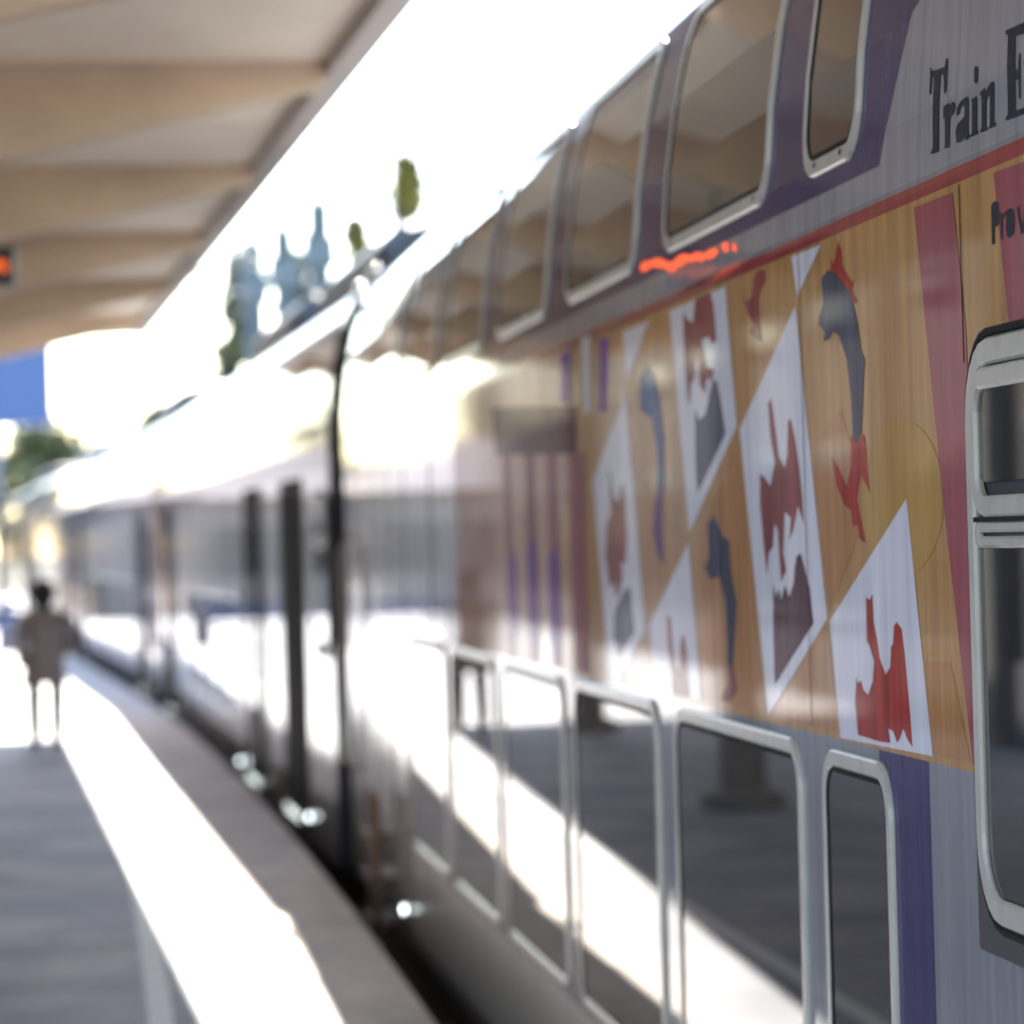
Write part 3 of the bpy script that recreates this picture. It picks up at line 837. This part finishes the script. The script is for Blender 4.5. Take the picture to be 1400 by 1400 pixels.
# ------------------------------------------------------------------ person walking away
PY, PX = 36.6, -.53
per_ = empty('person', (PX, PY, 0))
tag(per_, 'person in a grey-brown coat and dark trousers walking on the sunlit platform', 'person')
def skin_mesh(name, nodes, edges, material, parent, sub=2, root=0):
    bm = bmesh.new()
    lay = bm.verts.layers.skin.verify()
    vs = []
    for i, n_ in enumerate(nodes):
        q = bm.verts.new(n_[:3])
        r = n_[3]
        q[lay].radius = r if isinstance(r, tuple) else (r, r)
        q[lay].use_root = (i == root)
        vs.append(q)
    for a, b in edges:
        bm.edges.new((vs[a], vs[b]))
    o = from_bm(name, bm, material, parent)
    sk = o.modifiers.new('skin', 'SKIN')
    sk.use_smooth_shade = True
    sb = o.modifiers.new('sub', 'SUBSURF')
    sb.levels = sub
    sb.render_levels = sub
    return o
nodes = [(0, 0, .82, (.13, .10)), (0, 0, 1.02, (.11, .085)), (0, .01, 1.22, (.13, .09)), (0, 0, 1.33, (.07, .06)), (0, 0, 1.39, (.048, .05)), (0, -.01, 1.46, (.068, .08)), (0, -.01, 1.545, (.07, .085)),
         (-.10, 0, .78, .095), (-.115, .05, .45, .085), (-.115, -.03, .26, .08), (-.11, -.08, .075, .07), (-.09, .0, .035, .028), (-.085, .09, .03, .022),
         (.10, 0, .78, .095), (.115, .03, .45, .085), (.11, .05, .26, .08), (.105, .08, .075, .07), (.08, .16, .035, .028), (.085, .23, .03, .022),
         (-.18, 0, 1.30, .052), (-.22, -.02, 1.05, .043), (-.21, .05, .83, .034), (-.205, .08, .75, .026),
         (.18, 0, 1.30, .052), (.30, -.05, 1.07, .043), (.17, .06, .92, .034), (.12, .10, .88, .026)]
edges = [(0, 1), (1, 2), (2, 3), (3, 4), (4, 5), (5, 6), (0, 7), (7, 8), (8, 9), (9, 10), (10, 11), (11, 12), (0, 13), (13, 14), (14, 15), (15, 16), (16, 17), (17, 18), (2, 19), (19, 20), (20, 21), (21, 22), (2, 23), (23, 24), (24, 25), (25, 26)]
bodyo = skin_mesh('body', nodes, edges, 'leggings', per_)
# hands: palm and five fingers each
def hand(p, dirv, side):
    p = Vector(p)
    d = Vector(dirv).normalized()
    sx = Vector((side, 0, 0))
    nd = [(*p, .024), (*(p+d*.05), .026)]
    ed = [(0, 1)]
    for j, (o_, ln) in enumerate(((-.03, .06), (-.012, .075), (.008, .07), (.026, .055))):
        q = p+d*.07+Vector((0, 1, 0))*o_
        a = len(nd)
        nd += [(*q, .009), (*(q+d*ln*.6), .008), (*(q+d*ln-sx*.012), .007)]
        ed += [(1, a), (a, a+1), (a+1, a+2)]
    a = len(nd)
    q = p+d*.025+Vector((0, -.035, 0))
    nd += [(*q, .010), (*(q+d*.04+Vector((0, -.015, 0))), .009)]
    ed += [(0, a), (a, a+1)]
    skin_mesh('hand', nd, ed, 'skin', per_, 1)
hand((-.205, .08, .74), (0, .15, -1), -1)
hand((.12, .10, .875), (-.9, .4, -.2), 1)
# coat: lofted body with flared hem, and sleeves
bm = bmesh.new()
def loft(bm, rows, n=20):
    R = []
    for z, rx, ry, cx, cy in rows:
        R.append([bm.verts.new((cx+rx*math.cos(t*2*math.pi/n)*(1+.05*math.sin(5*t)), cy+ry*math.sin(t*2*math.pi/n), z+(.012*math.sin(3*t) if z < .7 else 0))) for t in range(n)])
    for A, B in zip(R, R[1:]):
        for k in range(n):
            bm.faces.new((A[k], A[(k+1) % n], B[(k+1) % n], B[k]))
    return R
loft(bm, [(.60, .235, .19, -.015, 0), (.72, .215, .17, -.01, 0), (.86, .185, .15, 0, 0), (1.0, .165, .135, 0, 0), (1.12, .18, .14, 0, 0), (1.24, .20, .13, 0, 0), (1.31, .19, .11, 0, 0), (1.36, .12, .085, 0, 0), (1.40, .07, .07, 0, 0), (1.43, .068, .07, 0, 0)])
coat = from_bm('coat', bm, 'coat', per_, True)
bm = bmesh.new()
tube(bm, [(-.16, 0, 1.31), (-.20, -.005, 1.25), (-.235, -.02, 1.05), (-.225, .04, .86), (-.22, .06, .80)], [.07, .075, .062, .055, .058], 12)
from_bm('sleeve', bm, 'coat', per_, True)
bm = bmesh.new()
tube(bm, [(.16, 0, 1.31), (.21, -.01, 1.25), (.325, -.05, 1.07), (.27, 0, .98), (.17, .06, .91)], [.07, .078, .068, .06, .056], 12)
from_bm('sleeve', bm, 'coat', per_, True)
bm = bmesh.new()
loft(bm, [(1.36, .07, .05, 0, -.04), (1.44, .115, .10, 0, -.03), (1.52, .13, .125, 0, -.02), (1.59, .118, .115, 0, -.015), (1.64, .08, .08, 0, -.015), (1.665, .02, .03, 0, -.015)], 16)
hairo = from_bm('hair', bm, 'hair', per_, True)
bm = bmesh.new()
bmesh.ops.create_icosphere(bm, subdivisions=2, radius=.045)
for q in bm.verts:
    q.co = Vector((q.co.x, q.co.y*.9-.09, q.co.z*.9+1.58))
from_bm('hair_bun', bm, 'hair', per_, True)
# face on the far side: nose, eyes, mouth, ears
for nm, mt, b in (('nose', 'skin', (-.012, .012, .065, .10, 1.47, 1.505)), ('eye', 'shoe', (-.04, -.02, .066, .078, 1.505, 1.517)), ('eye', 'shoe', (.02, .04, .066, .078, 1.505, 1.517)), ('mouth', 'shoe', (-.025, .025, .066, .076, 1.44, 1.448)), ('ear', 'skin', (-.09, -.075, -.02, .02, 1.47, 1.52)), ('ear', 'skin', (.075, .09, -.02, .02, 1.47, 1.52))):
    boxo(nm, b, mt, per_, .004)
bm = bmesh.new()
loft(bm, [(1.41, .045, .05, 0, .015), (1.45, .065, .068, 0, .01), (1.52, .074, .072, 0, .008), (1.58, .066, .066, 0, 0)], 14)
from_bm('face', bm, 'skin', per_, True)
for sx, sy in ((-.11, -.0), (.105, .14)):
    bm = bmesh.new()
    box(bm, sx-.045, sx+.045, sy-.12, sy+.13, 0.0, .075, .022)
    from_bm('shoe', bm, 'shoe', per_, True)

# ------------------------------------------------------------------ litter bin and bench at the far platform
lb = empty('litter_bin', (-1.72, 70, 0))
tag(lb, 'domed steel litter bin on the far sunlit platform', 'bin')
bm = bmesh.new()
lathe(bm, [(.22, 0), (.22, .04), (.2, .06), (.2, .72), (.22, .74), (.22, .78)], 20)
from_bm('bin_body', bm, 'grey_metal', lb, False)
bm = bmesh.new()
lathe(bm, [(.21, .86), (.21, .90), (.18, .98), (.12, 1.04), (.04, 1.065), (.001, 1.07)], 20)
from_bm('dome_lid', bm, 'steel', lb, True)
for a in range(4):
    tubeo('lid_post', [(.19*math.cos(a*math.pi/2), .19*math.sin(a*math.pi/2), .76), (.19*math.cos(a*math.pi/2), .19*math.sin(a*math.pi/2), .88)], .012, 'steel', lb)
bn = empty('platform_bench', (-2.2, 66.5, 0), rad(0))
tag(bn, 'steel and blue bench on the far platform beside the walking person', 'bench')
for k in range(4):
    boxo('seat_slat', (-.75, .75, -.22+.11*k, -.13+.11*k, .43, .46), 'sign_blue', bn, .005)
for k in range(3):
    boxo('back_slat', (-.75, .75, .27+.02*k, .295+.02*k, .55+.12*k, .64+.12*k), 'sign_blue', bn, .005)
for xx in (-.7, .7):
    tubeo('leg', [(xx, -.18, 0), (xx, -.18, .43)], .025, 'steel', bn)
    tubeo('leg', [(xx, .20, 0), (xx, .24, .45), (xx, .33, .86)], .025, 'steel', bn)
    tubeo('armrest', [(xx, -.2, .42), (xx, -.22, .62), (xx, -.16, .67), (xx, .26, .67)], .025, 'steel', bn)

# ------------------------------------------------------------------ station building beyond the platform (seen mirrored in the train)
sb_ = empty('station_building', (-9.2, 100, 0))
tag(sb_, 'low detached building with tiled roof beyond the station range, mirrored in the train', 'building')
boxo('wall', (-5.2, 5.2, 0, 14, -.9, 3.3), 'render_beige', sb_)
boxo('plinth', (-5.25, 5.25, -.05, 14.05, -.9, .5), 'render_beige', sb_)
rv = [(-5.7, -.5, 3.3), (5.7, -.5, 3.3), (5.7, 14.5, 3.3), (-5.7, 14.5, 3.3), (-2.5, 4.5, 4.8), (2.5, 4.5, 4.8), (2.5, 9.5, 4.8), (-2.5, 9.5, 4.8)]
pyd('roof', rv, [(0, 1, 5, 4), (1, 2, 6, 5), (2, 3, 7, 6), (3, 0, 4, 7), (4, 5, 6, 7), (3, 2, 1, 0)], 'roof_tile', sb_)
for xx in (-3.9, -1.8, 1.6, 3.7):
    wo = boxo('window', (xx-.55, xx+.55, -.06, .02, 1.0, 2.5), 'frame_grey', sb_)
    for q in (-1, 1):
        boxo('pane', (xx+q*.26-.22, xx+q*.26+.22, -.075, -.058, 1.08, 2.42), 'window_dark', wo)
do = boxo('door', (-.75, .55, -.07, .02, 0, 2.5), 'wood', sb_)
boxo('handle', (.36, .41, -.12, -.072, 1.0, 1.15), 'steel', do)
for k in range(5):
    wo = boxo('window', (5.18, 5.26, 1.2+2.6*k, 2.3+2.6*k, 1.0, 2.5), 'frame_grey', sb_)
    boxo('pane', (5.262, 5.275, 1.3+2.6*k, 2.2+2.6*k, 1.1, 2.4), 'window_dark', wo)

# ------------------------------------------------------------------ masts along the line
def mast(x, y, h, label):
    t = empty('catenary_mast', (x, y, -.72))
    tag(t, label, 'mast', 'overhead line masts')
    H_ = h+.72
    bm = bmesh.new()
    for sx in (-.19, .19):
        box(bm, sx-.05, sx+.05, -.2, .2, 0, H_*.93)
    box(bm, -.139, .139, -.04, .04, .01, H_*.925)
    z = .6
    while z < H_*.9:
        box(bm, -.139, .139, -.19, .19, z, z+.04)
        z += 1.2
    from_bm('post', bm, 'mast', t)
    tubeo('spike', [(0, 0, H_*.92), (0, 0, H_)], [.13, .05], 'mast', t)
    tubeo('bracket_arm', [(-.1, 0, H_*.86), (-1.0, 0, H_*.88), (-2.2, 0, H_*.83)], .035, 'mast', t)
    tubeo('bracket_arm', [(-.1, 0, H_*.76), (-2.2, 0, H_*.83)], .03, 'mast', t)
    for zz in (.86, .76):
        bm = bmesh.new()
        for k in range(5):
            lathe(bm, [(.04, 0), (.10, .02), (.04, .045)], 10, (-.28-.0*k, 0, H_*zz-.12+.05*k))
        from_bm('insulator', bm, 'mast', t)
    bm = bmesh.new()
    box(bm, -.36, .36, -.25, .25, H_*.80, H_*.86, .03)
    from_bm('switch_box', bm, 'mast', t)
    boxo('footing', (-.4, .4, -.4, .4, -.1, .15), 'coping', t)
mast(5.1, 80, 10.2, 'nearest overhead line mast, tall dark post left of the yellow-green tree')
mast(4.62, 86, 10.15, 'overhead line mast in the middle of three, behind the cypresses')
mast(4.1, 90, 10.15, 'overhead line mast closest to the canopy edge in view')

# ------------------------------------------------------------------ trees
def tree(name, x, y, h, crown0, rx, n, leaf, size, label, shape='round', leaf2=None, seed=1, base=-.9, cat='tree', group='trees beyond the train'):
    rnd = random.Random(seed)
    t = empty(name, (x, y, base))
    tag(t, label, cat, group)
    H_ = h-base
    bm = bmesh.new()
    tube(bm, [(0, 0, 0), (.03*rx, 0, H_*.4), (0, .04*rx, H_*.75), (0, 0, H_*.96)], [.06*rx+.1, .045*rx+.07, .03*rx+.03, .012], 8)
    c0 = (crown0-base)
    for k in range(9):
        a = rnd.random()*6.28
        zb = c0+(H_-c0)*(.05+.75*k/9)
        ln = rx*(.5+.4*rnd.random())*(1-.5*k/9)
        tube(bm, [(0, 0, zb), (math.cos(a)*ln*.5, math.sin(a)*ln*.5, zb+ln*.35), (math.cos(a)*ln, math.sin(a)*ln, zb+ln*.9)], [.03*rx+.02, .02*rx+.01, .008], 6)
    from_bm('trunk', bm, 'bark', t, True)
    clumps = []
    for k in range(80):
        u = rnd.random()
        z = c0+(H_-c0)*u
        if shape == 'column':
            R = rx*(.35+.65*math.sin(math.pi*min(1, (u*.92+.12)))**.7)*(1 if u < .75 else (1-u)/.25*.9+.1)
        else:
            R = rx*math.sqrt(max(.03, 1-(2*u-1)**2))
        a = rnd.random()*6.28
        rr = R*math.sqrt(rnd.random())
        clumps.append((math.cos(a)*rr, math.sin(a)*rr, z, .16*rx+.16*rx*rnd.random(), leaf2 if (leaf2 and rnd.random() < .5) else leaf))
    groups = {}
    for cx, cy, cz, cr, lf in clumps:
        v, f = groups.setdefault(lf, ([], []))
        for q in range(n//80):
            p = Vector((rnd.gauss(0, .5), rnd.gauss(0, .5), rnd.gauss(0, .6)))*cr+Vector((cx, cy, cz))
            a = Vector((rnd.uniform(-1, 1), rnd.uniform(-1, 1), rnd.uniform(-1, 1))).normalized()
            b = a.orthogonal().normalized()
            c = a.cross(b)
            s_ = size*(.6+.8*rnd.random())
            i = len(v)
            v += [tuple(p-b*s_), tuple(p-c*s_*.5), tuple(p+b*s_), tuple(p+c*s_*.5)]
            f.append((i, i+1, i+2, i+3))
    for lf, (v, f) in groups.items():
        pyd('crown', v, f, lf, t)
    return t
tree('cypress_tree', 4.45, 110, 10.5, .5, .95, 9000, 'leaf_cypress', .17, 'dark columnar cypress nearest the canopy edge', 'column', 'leaf_olive', 11)
tree('cypress_tree', 5.75, 100, 9.8, .5, .95, 9000, 'leaf_cypress', .17, 'dark columnar cypress behind the nearest mast', 'column', 'leaf_olive', 12)
tree('poplar_tree', 7.4, 100, 10.6, 1.0, 1.1, 9000, 'leaf_gold', .17, 'shorter yellow-green tree above the train roof', 'column', 'leaf_olive', 13)
tree('poplar_tree', 8.85, 100, 12.4, 1.0, 1.15, 9000, 'leaf_olive', .17, 'taller green tree just left of the train windows', 'column', 'leaf_gold', 14)
tree('broadleaf_tree', -2.7, 190, 7.8, 1.5, 3.2, 5200, 'leaf_olive', .32, 'rounded green tree above the tail of the train', 'round', None, 21)
tree('broadleaf_tree', 1.4, 195, 6.6, 1.2, 2.6, 4200, 'leaf_olive', .32, 'low green tree right of the rounded tree at the tail of the train', 'round', 'leaf_cypress', 22)
tree('broadleaf_tree', 3.0, 160, 7.9, 1.5, 1.5, 3600, 'leaf_cypress', .24, 'small dark tree peeping over the roof of the third car', 'round', 'leaf_olive', 23)
tree('broadleaf_tree', -8.5, 200, 8.6, 1.5, 3.6, 5200, 'leaf_olive', .34, 'green tree at the left edge below the blue sign', 'round', 'leaf_cypress', 24)
tree('broadleaf_tree', -16, 150, 9.5, 1.8, 4.2, 5200, 'leaf_cypress', .34, 'large tree left of the station, mirrored in the train side', 'round', 'leaf_olive', 25)
tree('bushy_tree', 5.9, 125, 7.3, 1.0, 1.7, 5200, 'leaf_cypress', .24, 'low bushy tree between the two dark cypresses', 'round', 'leaf_olive', 31)
tree('bushy_tree', 8.2, 122, 8.3, 1.0, 1.6, 5200, 'leaf_gold', .24, 'low yellowish bush right of the nearest mast', 'round', 'leaf_olive', 32)
